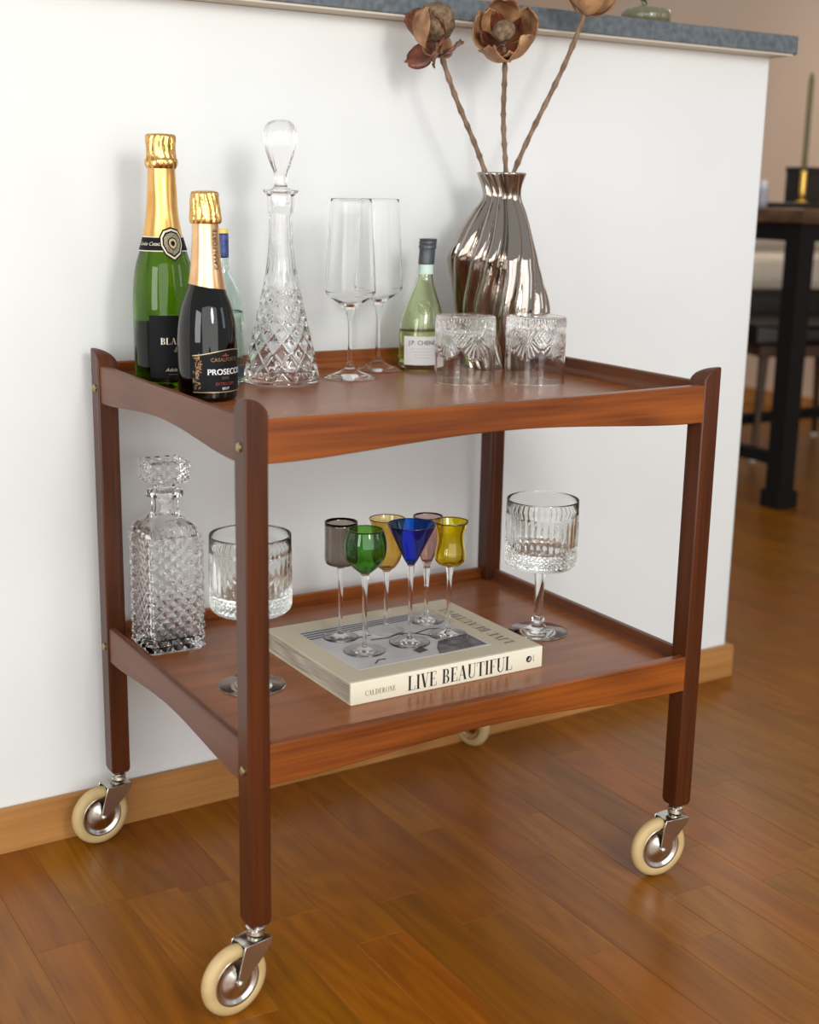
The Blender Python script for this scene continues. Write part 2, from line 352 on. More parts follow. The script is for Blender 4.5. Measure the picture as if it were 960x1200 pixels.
# ------------------------------------------------------------------ serving cart
cart = thing('serving_cart', (0, 0, 0), 'two-tier teak serving cart on cream-tyred castors by the white half wall', 'cart')
WX, WY, ZT, ZB = .0262, .0277, .689, .0996
T1, B1, T2, B2 = .6674, .6205, .313, .2663
TR1, TR2 = .646, .297      # tray surfaces
def leg(cx, cy, sx, sy):   # outer corner at (cx,cy); sx, sy point inwards
    n = 8; mb = MB(); top = []; bot = []; 
    def P(i, j):
        u, v = i/n, j/n; z = min(ZT - .021*(1 - sqrt(max(0, 1 - (u*.97)**2))), ZT - .018*(1 - sqrt(max(0, 1 - (v*.95)**2))))
        return (cx + sx*u*WX, cy + sy*v*WY, z)
    vs = [P(i, j) for j in range(n+1) for i in range(n+1)]; N1 = len(vs)
    ring = [(i, 0) for i in range(n)] + [(n, j) for j in range(n)] + [(n-i, n) for i in range(n)] + [(0, n-j) for j in range(n)]
    flip = sx*sy < 0
    fs = []
    for j in range(n):
        for i in range(n): a = j*(n+1)+i; fs.append((a, a+1, a+n+2, a+n+1))
    ri = [j*(n+1)+i for i, j in ring]
    c2 = .002
    lo = [(cx+sx*i/n*WX, cy+sy*j/n*WY, ZB+.006) for i, j in ring]
    lo2 = [(cx+sx*(c2+i/n*(WX-2*c2)), cy+sy*(c2+j/n*(WY-2*c2)), ZB) for i, j in ring]
    vs += lo + lo2; m = len(ring)
    for k in range(m):
        k2 = (k+1) % m; fs.append((ri[k2], ri[k], N1+k, N1+k2)); fs.append((N1+k2, N1+k, N1+m+k, N1+m+k2))
    fs.append(tuple(N1+m+k for k in range(m))[::-1])
    if flip: fs = [f[::-1] for f in fs]
    mb.add(vs, fs); return mb.build('leg', teak_leg, cart, smooth='angle', bevel=.0016)
for cx, cy, sx, sy in ((0, 0, 1, 1), (LX, 0, -1, 1), (0, W_, 1, -1), (LX, W_, -1, -1)): leg(cx, cy, sx, sy)
def rail(axis, a0, a1, outer, inward, zt, zb, dip, arch, moulding, m, name):
    # section swept along an axis; outer coordinate and inward sign
    n = 40; rows = []
    for i in range(n+1):
        s = i/n; e = min(1, max(0, (s-.04)/.92)); z0 = zb + arch*(sin(pi*e)**1.6); z1 = zt - dip*sin(pi*s)**1.2
        if moulding:
            tb = zt - .0245 + .0005
            sec = [(0, z0), (0, z1-.0015), (.0015, z1), (.0085, z1), (.010, z1-.0015), (.0102, tb+.011), (.0118, tb+.0095), (.0152, tb+.0082), (.0168, tb+.0055), (.0168, z0+.012), (.012, z0)]
        else: sec = [(0, z0+.0012), (0, z1-.0015), (.0015, z1), (.0125, z1), (.014, z1-.0015), (.014, z0+.0012), (.0128, z0), (.0012, z0)]
        t = a0 + (a1-a0)*s
        rows.append([(t, outer+inward*d, z) if axis == 0 else (outer+inward*d, t, z) for d, z in sec])
    k = len(rows[0]); vs = [p for r_ in rows for p in r_]; fs = []
    for i in range(n):
        for j in range(k): j2 = (j+1) % k; fs.append((i*k+j, i*k+j2, (i+1)*k+j2, (i+1)*k+j))
    fs += [tuple(range(k))[::-1], tuple(n*k+j for j in range(k))]
    if (axis == 0) == (inward > 0): fs = [f[::-1] for f in fs]
    return MB().add(vs, fs).build(name, m, cart, smooth='angle')
for (T, B, tr, ex) in ((T1, B1, TR1, .003), (T2, B2, TR2, .0)):
    rail(0, WX-.001, LX-WX+.001, .0008, 1, T, B, .0022 if ex else .0006, .0125, False, teak[0], 'front_rail')
    rail(0, WX-.001, LX-WX+.001, W_-.0008, -1, T+ex, B, 0, .0125, True, teak[0], 'back_rail')
    rail(1, WY-.001, W_-WY+.001, .0026, 1, T+ex*.3, B, 0, .0125, True, teak_side, 'side_rail')
    rail(1, WY-.001, W_-WY+.001, LX-.0026, -1, T+ex*.3, B, 0, .0125, True, teak_side, 'side_rail')
    MB().box(.012, LX-.012, .010, W_-.012, tr-.010, tr).build('tray_board', teak_top, cart)
    for cx, dx in ((0, -1), (LX, 1)):
        for y in (WY/2, W_-WY/2):
            zc = (T+B)/2 - .006; mb = MB(); x = cx
            mb.tube([(x-dx*.001, y, zc), (x+dx*.0012, y, zc), (x+dx*.0024, y, zc)], [.0052, .0052, .0036], 18)
            mb.tube([(x+dx*.0020, y, zc), (x+dx*.0026, y, zc)], [.0026, .0022], 6)
            mb.build('screw', brass, cart, smooth='angle')
def caster(lx, ly, ang, trail=.030, name='castor'):
    # swivel at leg centre, wheel trails in direction ang
    d = Vector((cos(ang), sin(ang), 0)); p = Vector((-sin(ang), cos(ang), 0)); C0 = Vector((lx, ly, 0)); Rw = .0412
    ax = C0 + d*trail + Vector((0, 0, Rw))
    f = MB()
    f.tube([C0+Vector((0,0,ZB-.001)), C0+Vector((0,0,ZB-.004)), C0+Vector((0,0,ZB-.007)), C0+Vector((0,0,ZB-.012))], [.009, .0115, .0095, .0105], 24)
    def xf(u, v, z): return C0 + d*u + p*v + Vector((0, 0, z))
    # fork crown
    zc = ZB-.0125
    f.grid(lambda u, v: xf(-.013+.036*u, -.0128+.0256*v, zc - .0035*(2*u-1)**2 - .002*(2*v-1)**2), 8, 8)
    f.grid(lambda u, v: xf(-.013+.036*u, -.0128+.0256*v, zc - .003 - .0035*(2*u-1)**2 - .002*(2*v-1)**2), 8, 8, flip=True)
    for s in (-1, 1):   # two tapering fork blades
        a = [(-.013, zc-.004), (.023, zc-.004), (.026, zc-.014), (trail+.0045, Rw-.001), (trail, Rw-.0062), (trail-.0045, Rw-.001), (-.001, zc-.024), (-.013, zc-.010)]
        v0 = s*.0118; v1 = s*.0134
        vs = [xf(u, v0, z) for u, z in a] + [xf(u, v1, z) for u, z in a]; m = len(a)
        fs = [tuple(range(m)), tuple(range(m, 2*m))[::-1]] + [(i, m+i, m+(i+1) % m, (i+1) % m) for i in range(m)]
        if s < 0: fs = [q[::-1] for q in fs]
        f.add(vs, fs)
    fo = f.build(name, chrome, cart, smooth='angle', bevel=.0006)
    def axl(prof, seg=48):   # lathe about wheel axis: (radius, axial)
        mb = MB(); mb.lathe(prof, seg); q = []
        for x, y, z in mb.v: q.append(ax + d*x + Vector((0, 0, 1))*y + p*z)
        mb.v = [tuple(v) for v in q]; return mb
    t = [(.0285, -.0072), (.0305, -.0082), (.0355, -.0082), (.0395, -.0060), (.0412, -.002), (.0412, .002), (.0395, .0060), (.0355, .0082), (.0305, .0082), (.0285, .0072)]
    axl(t + [(.0258, 0)], 64)
    mb = MB(); mb.lathe(t, 64, closed=True); mb.v = [tuple(ax + d*x + Vector((0,0,1))*y + p*z) for x, y, z in mb.v]; mb.build('tyre', rubber, fo, smooth=True)
    hub = [(0, .0100), (.006, .0098), (.009, .0086), (.016, .0060), (.0205, .0040), (.0232, .0046), (.0256, .0070), (.0284, .0078), (.0292, .0072), (.0290, 0)]
    full = [(r_, -z_) for r_, z_ in hub] + [(r_, z_) for r_, z_ in hub[::-1][1:]]
    axl(full).build('hub', chrome, fo, smooth=True)
    b = MB(); b.tube([ax - p*.0158, ax - p*.0150, ax + p*.0150, ax + p*.0158], [.0022, .0034, .0034, .0022], 16); b.build('axle_bolt', chrome, fo, smooth='angle')
caster(WX/2, WY/2, R_(-169)); caster(LX-WX/2, WY/2, R_(174), .025); caster(WX/2, W_-WY/2, R_(-172)); caster(LX-WX/2, W_-WY/2, R_(99))

# ------------------------------------------------------------------ bottles on the top tray
# champagne
bx, by = .0742, .4102; F = facing(bx, by); s_ = .001058; q = lambda r_, y: (r_/910, (451-y)*s_)
t = thing('sparkling_wine_bottle', (bx, by, TR1), 'tall green sparkling wine bottle with gold foil and black label, leftmost on the top tray', 'bottle')
prof = spline([(0, .004), (.020, .001), (.034, .0, 1), q(35.5, 448), q(36, 440), q(36, 380), q(35.9, 352), q(34.6, 328), q(31.8, 308), q(27.5, 293), q(24, 281), q(20.5, 266), q(17.5, 245), q(16, 220), q(15, 200), q(14.6, 165, 1) if False else q(14.6, 165), (0, .303)], 6)
MB().lathe(prof, 72).build('bottle_glass', green_glass, t, smooth=True)
Rf = lambda z: rad_at(prof, z)
fz0, fz1 = (451-281)*s_, (451-192)*s_
fo = MB(); zs = [fz0 + (fz1-fz0)*i/24 for i in range(25)]
fo.lathe([(Rf(z)+.0006, z) for z in zs], 72, disp=lambda th, i, r_, z: .0003*sin(3*th+z*60)); fo.build('foil', gold, t, smooth=True)
hood = MB(); hp = spline([q(16.2, 196), q(18.0, 192), q(18.2, 187), q(16.6, 183), q(16.2, 172), q(16.4, 162), q(14.8, 157.5), q(8, 156.6), (0, .3125)], 6)
hood.lathe(hp, 96, disp=lambda th, i, r_, z: (.0011*noise.noise(Vector((cos(th)*2.2, sin(th)*2.2, z*40))) + .0007*sin(th*14+3*sin(z*90)))*min(1, r_/.012)); hood.build('foil_hood', gold_rough, t, smooth=True)
nb = MB(); za, zb_ = (451-290)*s_, (451-274)*s_
patch(nb, F-2.6, F+2.6, lambda u: za, lambda u: zb_, Rf, .0010, 48, 4); o = nb.build('neck_band', black_label, t, smooth=True)
ed = MB()
for z in (za, zb_): patch(ed, F-2.6, F+2.6, lambda u: z-.0006, lambda u: z+.0006, Rf, .0013, 48, 1)
ed.build('band_edge', silver_ink, o, smooth=True)
tv, tf = text_polys('Cuvée Catalane', .0062, .35); ed = MB().add(wrap(tv, F-.60, (za+zb_)/2, Rf, .0014), tf); ed.build('lettering', silver_ink, o)
sa = F + .42; sz = (451-281)*s_
def shield(k, off, m, par, nm):
    ol = [(0, -.0160), (.0085, -.0105), (.0125, -.002), (.0118, .006), (.008, .012), (0, .0145), (-.008, .012), (-.0118, .006), (-.0125, -.002), (-.0085, -.0105)]
    vs = [(0, 0, 0)]; fs = []
    for rr in (.5, 1.0):
        for a, b in ol:
            vs.append((a*k*rr*1.08, b*k*rr*1.22, 0))
    m_ = len(ol)
    for i in range(m_): fs.append((0, 1+i, 1+(i+1) % m_)); fs.append((1+i, 1+m_+i, 1+m_+(i+1) % m_, 1+(i+1) % m_))
    return MB().add(wrap(vs, sa, sz, Rf, off), fs).build(nm, m, par)
so = shield(1.12, .0018, black_label, t, 'crest'); shield(1.0, .0021, silver_ink, so, 'crest_rim'); shield(.86, .0024, black_label, so, 'crest_ring')
shield(.74, .0027, add_noise(mat('worn_gold_seal', rough=.4, metal=.6), (.16,.14,.09), (.55,.48,.32), 600, 3), so, 'seal'); shield(.42, .0030, black_label, so, 'seal_ring'); shield(.34, .0033, gold_ink, so, 'seal_disc'); shield(.18, .0036, black_label, so, 'seal_centre')
lb = MB(); lz0, lz1 = (451-438)*s_, (451-364)*s_
patch(lb, F-.50, F+1.55, lambda u: lz0, lambda u: lz1, Rf, .0004, 32, 4); lo = lb.build('label', black_label, t, smooth=True)
tv, tf = serif_polys('BLA', .0080, .0196, .05); MB().add(wrap([(x, y, 0) for x, y, _ in tv], F+.10, (451-394)*s_, Rf, .0008), tf).build('lettering', silver_ink, lo)
tv, tf = text_polys('&', .010, .3); MB().add(wrap(tv, F+.33, (451-404)*s_, Rf, .0008), tf).build('emblem', gold_ink, lo)
tv, tf = text_polys('Adelaïde', .0062, .4); e = MB().add(wrap(tv, F+.26, (451-428)*s_, Rf, .0008), tf)
tv, tf = text_polys('- - - - - -', .004); e.add(wrap(tv, F+.26, (451-433)*s_, Rf, .0008), tf); e.build('signature', silver_ink, lo)
lb = MB(); patch(lb, F+pi-.15, F+pi+1.15, lambda u: lz0, lambda u: lz1-.012, Rf, .0004, 24, 3); lb.build('back_label', back_label, t, smooth=True)

# prosecco
bx, by = .0779, .2809; F = facing(bx, by); s_ = .001003; q = lambda r_, y: (r_/970, (467-y)*s_)
t = thing('sparkling_wine_bottle', (bx, by, TR1), 'small dark bottle with gold foil neck and PROSECCO label, before the tall green one', 'bottle')
prof = spline([(0, .004), (.018, .001), (.0315, 0, 1), q(33.2, 464), q(34.5, 456), q(34.6, 420), q(34.6, 395), q(33, 375), q(29, 356), q(24, 342), q(20.3, 331), q(17.5, 312), q(15.5, 290), q(14.6, 265), q(13.6, 235), (0, .238)], 6)
MB().lathe(prof, 72).build('bottle_glass', dark_glass, t, smooth=True); Rp = prof
Rf2 = lambda z: rad_at(Rp, z)
fo = MB(); fo.grid(lambda u, v: (lambda a: (lambda z: ((Rf2(z)+.0006)*cos(a), (Rf2(z)+.0006)*sin(a), z))((467-333+1.5*sin(-(a-F)*1.0)*2.2)*s_*(1-v) + (467-254)*s_*v))(F+2*pi*u), 72, 24); fo.build('foil', rose_gold, t, smooth=True)
hp = spline([q(15, 261), q(17.4, 260), q(18.2, 255), q(17.2, 250), q(16.4, 240), q(15.3, 230), q(13.8, 225), q(8, 223.4), (0, .2450)], 6)
MB().lathe(hp, 96, disp=lambda th, i, r_, z: (.0012*noise.noise(Vector((cos(th)*2.5+5, sin(th)*2.5, z*45))) + .0008*sin(th*16+3*sin(z*80)))*min(1, r_/.012)).build('foil_hood', gold_rough, t, smooth=True)
tv, tf = text_polys('CASALFORTE', .0078); 
MB().add(wrap(tv, F+.74, (467-290)*s_, Rf2, .0016, rot=pi/2), tf).build('neck_lettering', mat('brown_ink', (.035,.012,.004), .6), t)
lb = MB(); wave = lambda u: (467-408.5)*s_ + .0035*sin((u-.05)*pi*1.25-.9)
patch(lb, F-.50, F+1.5, lambda u: (467-455)*s_, wave, Rf2, .0004, 40, 4); lo = lb.build('label', black_label, t, smooth=True)
e = MB(); patch(e, F-.50, F+1.5, lambda u: wave(u)-.0004, lambda u: wave(u)+.0005, Rf2, .0008, 40, 1); e.build('label_edge', gold_ink, lo); e = MB(); patch(e, F-.50, F+1.5, lambda u: (467-455)*s_, lambda u: (467-455)*s_+.0009, Rf2, .0008, 40, 1)
e.build('label_edge', gold_ink, lo)
tv, tf = text_polys('PROSECCO', .0098); e = MB()
for dx in (-.0002, .0002): e.add(wrap([(x+dx, y, z) for x, y, z in tv], F+.69, (467-431)*s_, Rf2, .0008+abs(dx)*.5+dx*.1), tf)
e.build('lettering', white_ink, lo)
e = MB(); tv, tf = text_polys('CASALFORTE', .0062); e.add(wrap(tv, F+.62, (467-416.5)*s_, Rf2, .0008), tf)
tv, tf = text_polys('DOC', .0045); e.add(wrap(tv, F+.62, (467-438)*s_, Rf2, .0008), tf)
def ornament(cx, zc, sz_, seed):
    rr = random.Random(seed)
    for i in range(9):
        a = rr.uniform(0, 6.28); x = cx + rr.uniform(-.5, .5)*sz_; y = rr.uniform(-.6, .6)*sz_; l_ = sz_*.35; w2 = sz_*.09
        p_ = [(x-l_*cos(a), y-l_*sin(a), 0), (x-w2*sin(a), y+w2*cos(a), 0), (x+l_*cos(a), y+l_*sin(a), 0), (x+w2*sin(a), y-w2*cos(a), 0)]
        e.add(wrap(p_, F, zc, Rf2, .0008), [(0, 1, 2, 3)])
for i in range(6): ornament(-.0125 + .002*sin(i*1.3), (467-(414+i*6.5))*s_, .0065, i)
e.build('ornament', mat('bronze_ink', (.36,.21,.10), .4, .7), lo)
e = MB(); tv, tf = text_polys('EXTRA DRY', .0050); e.add(wrap(tv, F+.62, (467-445)*s_, Rf2, .0008), tf); e.build('red_lettering', red_ink, lo); e = MB()
e.add(wrap([(-.004,-.001,0),(.004,-.001,0),(.0045,.0008,0),(.002,0,0),(0,.003,0),(-.002,0,0),(-.0045,.0008,0)], F+.62, (467-411.5)*s_, Rf2, .0008), [(0,1,3,5),(1,2,3),(3,4,5),(5,6,0)])
e.build('crown_mark', red_ink, lo)
tv, tf = text_polys('BRUT', .0040); MB().add(wrap(tv, F+.62, (467-450.5)*s_, Rf2, .0008), tf).build('small_lettering', white_ink, lo)

# small clear bottle behind
bx, by = .1483, .3951; F = facing(bx, by); s_ = .00109; q = lambda r_, y: (r_/897, (449-y)*s_)
t = thing('spirit_bottle', (bx, by, TR1), 'clear glass bottle with blue and yellow cap, half hidden behind the prosecco bottle', 'bottle')
o_ = spline([(0, .003), (.019, 0, 1), q(22.5, 447), q(23, 440), q(23, 370), q(22, 350), q(17, 335), q(9.5, 322), q(7, 310), q(6.2, 298)], 6)
i_ = [(max(r_-.0022, 0), z) for r_, z in o_ if z > .006][::-1]
MB().lathe(o_ + i_ + [(0, .007)], 56).build('bottle_glass', glass('bluish_clear_glass', (.92,.96,.94)), t, smooth=True)
lq = spline([(0, .0068), (.0195, .0068), (.0236, .012), q(20.95, 370), q(20.9, 364, ), (0, (449-364)*s_)], 4); MB().lathe(lq, 48).build('liquid', water, t, smooth=True)
MB().lathe(spline([q(6.5, 300, ), (.0078, (449-299)*s_), (.0078, (449-275)*s_), (.0072, (449-274)*s_)], 3), 32).build('blue_cap', add_noise(mat('blue_cap', rough=.35), (.015,.025,.13), (.05,.08,.28), 160, 2), t, smooth=True)
MB().lathe([(.0071, (449-275)*s_), (.0076, (449-274.5)*s_), (.0076, (449-269.5)*s_), (.0070, (449-268)*s_), (0, (449-267.5)*s_)], 32).build('yellow_cap_top', mat('yellow_cap', (.80,.58,.14), .4), t, smooth='angle')
lb = MB(); Rf3 = lambda z: rad_at(o_, z); patch(lb, F-.2, F+1.35, lambda u: (449-440)*s_, lambda u: (449-428)*s_, Rf3, .0005, 16, 2); lb.build('label', mat('dark_blue_label', (.03,.05,.08), .4), t, smooth=True)

# tall crystal decanter
def diamonds(th, z, n, rowh, depth, z0):   # crossing grooves
    a = th*n/(2*pi); b = (z-z0)/rowh
    g = 0
    for w_ in ((a+b) % 1, (a-b) % 1):
        d = abs(w_-.5)*2; g = max(g, max(0, (d-.66)/.34))
    return -depth*g
bx, by = .2234, .3799; s_ = .001086; q = lambda r_, y: (r_/884, (447-y)*s_)
t = thing('decanter', (bx, by, TR1), 'tall conical cut-crystal decanter with a faceted pear-shaped stopper on the top tray', 'decanter')
o_ = spline([(0, .002), (.020, .0015), q(42, 446.5, ), q(44, 443), q(44, 438), q(40.5, 420), q(35.2, 396), q(30, 373), q(25, 350), q(20.5, 330), q(16.8, 308), q(14.6, 286), q(13.6, 262), q(13.4, 250), q(15, 240), q(15.6, 230), q(16, 226), q(19.4, 222.6), q(20, 220.8), q(19, 219.4)], 10)
zlo, zhi = (447-441)*s_, (447-328)*s_; zf0, zf1 = (447-318)*s_, (447-245)*s_
def dd(th, i, r_, z):
    if i >= len(o_): return 0
    if zlo < z < zhi: return diamonds(th, 6.6*math.log(.0503/max(r_, .012)), 11, 1.0, .0034, 0)*min(1, (z-zlo)/.004)*min(1, (zhi-z)/.004)
    if zf0 < z < zf1: return -.0011*abs(sin(th*7))*min(1, (z-zf0)/.004)*min(1, (zf1-z)/.006)
    return 0
i_ = [(max(r_-.0035, .004), z) for r_, z in o_ if z > .016][::-1]
MB().lathe(o_ + i_ + [(0, .0165)], 180, disp=dd).build('decanter_glass', crystal, t, smooth=True)
sp = spline([(0, (447-238)*s_), q(9, 237.5), q(11.4, 222), q(11.6, 219), q(8, 216), q(7.4, 208), q(8.2, 200), q(12, 191), q(17, 177), q(19.6, 163), q(19.2, 152), q(15, 144), q(8, 140.6), (0, (447-139.5)*s_)], 7)
MB().lathe(sp, 8*9, disp=lambda th, i, r_, z: -(r_*.10)*(1-abs(cos(th*4))**.5) if z > (447-215)*s_ else 0).build('stopper', crystal, t, smooth=True)

# flutes
s_ = .001129; q = lambda r_, y: (r_/863, (443-y)*s_)
def flute(x, y, k, label):
    t = thing('champagne_flute', (x, y, TR1), label, 'glass', 'champagne flutes')
    o_ = spline([(0, .0008), q(29, 442.6), q(30.8, 442.2), q(30.8, 441.3), q(22, 438.5), q(10, 433.5), q(4.4, 428), q(3.0, 420), q(2.4, 400), q(2.3, 384), q(3.2, 372), q(6.5, 361), q(12, 355.5), (25.5/863, (443-345.5)*s_), q(28.6, 341.5), q(29.2, 336), q(27.6, 300), q(25.2, 262), q(23.2, 233)], 7)
    i_ = spline([q(22.6, 233), q(24.5, 262), q(26.9, 300), q(28.4, 335), q(27.7, 340.5), q(23.5, 346.5), q(11, 353.5), q(3, 356.5), (0, (443-357)*s_)], 5)
    MB().lathe([(r_*k, z*k) for r_, z in o_ + [((o_[-1][0]+i_[0][0])/2, o_[-1][1]+.0004)] + i_], 72).build('flute_glass', thin_glass, t, smooth=True)
flute(.3227, .3732, 1.0, 'tall champagne flute, the nearer of the pair beside the conical decanter')
flute(.4000, .4330, 1.0, 'champagne flute standing behind the other, next to the small green wine bottle')

# small green wine bottle with tilted neck
bx, by = .4659, .4260; F = facing(bx, by); s_ = .001211; q = lambda r_, y: (r_/809, (431-y)*s_)
t = thing('wine_bottle', (bx, by, TR1), 'small pale green white-wine bottle with grey screw cap and white label', 'bottle')
sh = lambda z: (.0105*max(0, (z-.045)/.14), 0)
o_ = spline([(0, .004), (.018, .001), q(22, 430.6), q(24.6, 426), q(25, 420), q(25, 384), q(24.4, 374), q(21.5, 360), q(16, 345), q(11, 331), q(9, 321), q(8.3, 308), q(8.2, 285)], 7)
i_ = [(max(r_-.0020, 0), z) for r_, z in o_ if z > .008][::-1]
MB().lathe(o_ + i_ + [(0, .009)], 64, shift=sh).build('bottle_glass', pale_green, t, smooth=True)
zt_ = (431-384)*s_; lq = [(0, .0088), (.016, .0088)] + [(r_-.0018, z) for r_, z in o_ if .009 < z < zt_] + [(rad_at(o_, zt_)-.0018, zt_), (0, zt_)]
MB().lathe(lq, 56, shift=sh).build('wine', wine, t, smooth=True)
cap = spline([q(8.9, 309), q(9.2, 307), q(9.2, 292, ), q(10.2, 290.5), q(10.2, 287.5), q(9.6, 286.5), q(10.1, 285), q(10.1, 282.5), q(9.6, 281.8), q(10.0, 280.8), q(9.6, 279.4), (0, (431-279)*s_)], 3)
MB().lathe(cap, 48, shift=sh).build('screw_cap', mat('slate_grey_cap', (.07,.078,.09), .38, .3), t, smooth='angle')
MB().lathe([(rad_at(o_, z)+.0004, z) for z in [(431-320)*s_ + (11*s_)*i/6 for i in range(7)]], 40, shift=sh).build('neck_band', mat('mint_paper', (.55,.70,.60), .5), t, smooth=True)
Rf4 = lambda z: rad_at(o_, z); lb = MB(); z0, z1 = (431-424.5)*s_, (431-391)*s_
patch(lb, F-.80, F+1.0, lambda u: z0, lambda u: z1, Rf4, .0004, 28, 3); lo = lb.build('label', mat('white_paper', (.86,.85,.84), .55), t, smooth=True)
tv, tf = text_polys('J.P. CHENET', .0085); MB().add(wrap(tv, F+.20, (431-398.5)*s_, Rf4, .0008), tf).build('lettering', black_ink, lo)
e = MB()
for k, yy in enumerate((405.5, 409, 412.5, 416)): patch(e, F-.42+.06*k, F+.70-.04*k, lambda u: (431-yy)*s_, lambda u: (431-yy)*s_+.0004, Rf4, .0008, 12, 1)
e.build('fine_print', grey_ink, lo)
e = MB(); c0 = (431-358)*s_
def em(px_, pz): z = c0+pz; r_ = Rf4(z)+.0004; sx, sy = sh(z); a = F+.12+px_/max(r_, .01); return (sx+r_*cos(a), sy+r_*sin(a), z)
e.tube([em(.0085*cos(a), .0085*sin(a)) for a in [i*2*pi/24 for i in range(25)]], .0008, 6); e.tube([em(.0045*cos(a), .0045*sin(a)) for a in [i*2*pi/16+.6 for i in range(13)]], .0007, 6)
e.tube([em(-.003+.0008*i, .003*sin(i*.9)) for i in range(9)], .0006, 6); e.build('embossed_crest', pale_green, t, smooth=True)

# inverted cut tumblers
def tumbler(x, y, rz, label):
    t = thing('tumbler', (x, y, TR1), label, 'glass', 'upside-down cut tumblers', rz)
    H = .0895
    o_ = [(.0383, 0), (.0402, .0), (.0405, .0006)] + [(.0405, .0006+(H-.006)*i/70) for i in range(1, 71)] + [(.0398, H-.003), (.038, H-.0008), (.034, H), (.018, H-.0005), (0, H-.001)]
    i_ = spline([(0, H-.016), (.026, H-.0165), (.0345, H-.020), (.0370, H-.028), (.0378, .030), (.0383, 0)], 6)
    n_o = len(o_)
    def dd(th, i, r_, z):
        if i >= 74 or i < 3: return 0
        u = z/H; a = (th*6/(2*pi)) % 1; x_ = (a-.5)*2*pi*.0405/6   # metres from motif axis
        g = 0
        # upper diamond with hatching, u .58-.93
        cz = .70*H; dz = z-cz; ux = abs(x_)/.0135; uz = abs(dz)/.0165
        dm = ux+uz
        if dm < 1:
            g = max(g, max(0, 1-abs(dm-.86)/.14))
            for w_ in (((x_+dz*.8)/.0052) % 1, ((x_-dz*.8)/.0052) % 1): g = max(g, .8*max(0, 1-abs(w_-.5)/.22))
        # fans between the diamonds
        xf_ = x_ - math.copysign(.0405*pi/6, x_); fz = z-.66*H
        if fz < .002 and fz > -.034:
            ang = atan2(xf_, -fz+.004); rr = math.hypot(xf_, fz-.004)
            if abs(ang) < 1.0 and rr < .031*(1-.25*abs(ang)):
                w_ = (ang/.26) % 1; g = max(g, max(0, 1-abs(w_-.5)/.36)*min(1, rr/.008)*min(1, (.033-rr)/.006))
        if fz >= .002 and u < .92:
            ang = atan2(xf_, fz+.004)
            if abs(ang) < .75: w_ = (ang/.3) % 1; g = max(g, .8*max(0, 1-abs(w_-.5)/.36))
        if u >= .92: g = max(g, .5*abs(sin(th*30)))
        return -.0026*g
    MB().lathe(o_ + i_, 288, disp=dd, closed=False).build('tumbler_glass', crystal, t, smooth=True)
tumbler(.4485, .2820, .35, 'upside-down cut-crystal tumbler, the one nearer the green wine bottle')
tumbler(.5370, .2435, .62, 'upside-down cut-crystal tumbler, the right one in front of the chrome vase')

# chrome vase
vx, vy = .598, .4130
t = thing('vase', (vx, vy, TR1), 'smoky chrome vase with wavy vertical folds, holding dried flowers', 'vase')
key = [(0, .052, .600), (.004, .055, .600), (.04, .062, .601), (.084, .068, .598), (.125, .0655, .5875), (.147, .0640, .580), (.162, .0625, .5775), (.19, .053, .580), (.205, .0465, .583), (.222, .0375, .5875), (.240, .0275, .5915), (.255, .0275, .5910), (.276, .0345, .5895)]
rp = spline([(k[1], k[0]) for k in key], 9); cp = spline([(k[2], k[0]) for k in key], 9)
def vlobe(th, z):
    ph = .42*sin(z/.276*2*pi*.95+.4) + .3*z/.276
    t_ = th + ph; a = t_*13/2 + .25*sin(t_*2); c = abs(sin(a))
    amp = min(1, .45 + z/.06)*(1 - .35*max(0, min(1, (z-.24)/.03)))
    return amp*(-.15*(1-c**.7)) - .13*max(0, cos(t_+1.95))**40 - .10*max(0, cos(t_+2.9))**60
def vd(th, i, r_, z): return r_*(vlobe(th, z)+.045)
def vs_(z): return (rad_at(cp, z)-vx, 0)
inn = [(max(r_-.003, .006), z) for r_, z in rp if z > .06][::-1]
MB().lathe([(0, .002)] + rp + [(rp[-1][0]-.0015, rp[-1][1]+.0010)] + inn + [(0, .062)], 260, disp=vd, shift=vs_).build('vase_body', vase_m, t, smooth=True)

# ------------------------------------------------------------------ dried flowers
dry = add_noise(mat('dried_petal_outside', rough=.6), (.20,.085,.035), (.46,.26,.12), 38, 6, bump=.5, bdist=.002)
dry_red = add_noise(mat('dried_red_petal', rough=.35), (.075,.018,.008), (.22,.065,.03), 30, 5, bump=.5, bdist=.002)
pod_m = add_noise(mat('seed_head_fuzz', rough=.85), (.09,.05,.025), (.24,.16,.09), 140, 5, bump=1, bdist=.002)
twig = add_noise(mat('dried_stem', rough=.8), (.12,.07,.04), (.27,.17,.105), 120, 5, (1,1,.4), bump=.6, bdist=.001)
def unproj_y(px, py, y0):
    d = fwd + r2*(px-480)/FPX - u2*(py-600)/FPX; k = (y0-CAM.y)/d.y; return CAM + d*k
def petal(par, C0, axis, az, R0, phim, halfw, m, flare=0., curl=.0, seed=0):
    ax = axis.normalized(); e1 = ax.orthogonal().normalized(); e2 = ax.cross(e1)
    def fn(u, v):
        s = (u*2-1); wv = halfw*(sin(pi*min(.93, .12+.8*v))**.55)
        a = az + s*wv; ph = phim*(.04+.96*v) - .18*phim*s*s*v
        nz = noise.noise(Vector((s*1.8+seed*7, v*2.6, seed))); rr = R0*(1+flare*v*v + .13*nz*v + curl*s*s*v)
        ph += .12*noise.noise(Vector((s*3, v*3, seed+9)))*v
        return tuple(C0 - ax*rr*cos(ph) + (e1*cos(a)+e2*sin(a))*rr*sin(ph))
    return MB().grid(fn, 12, 12).build('petal', m, par, smooth=True, solid=.0016)
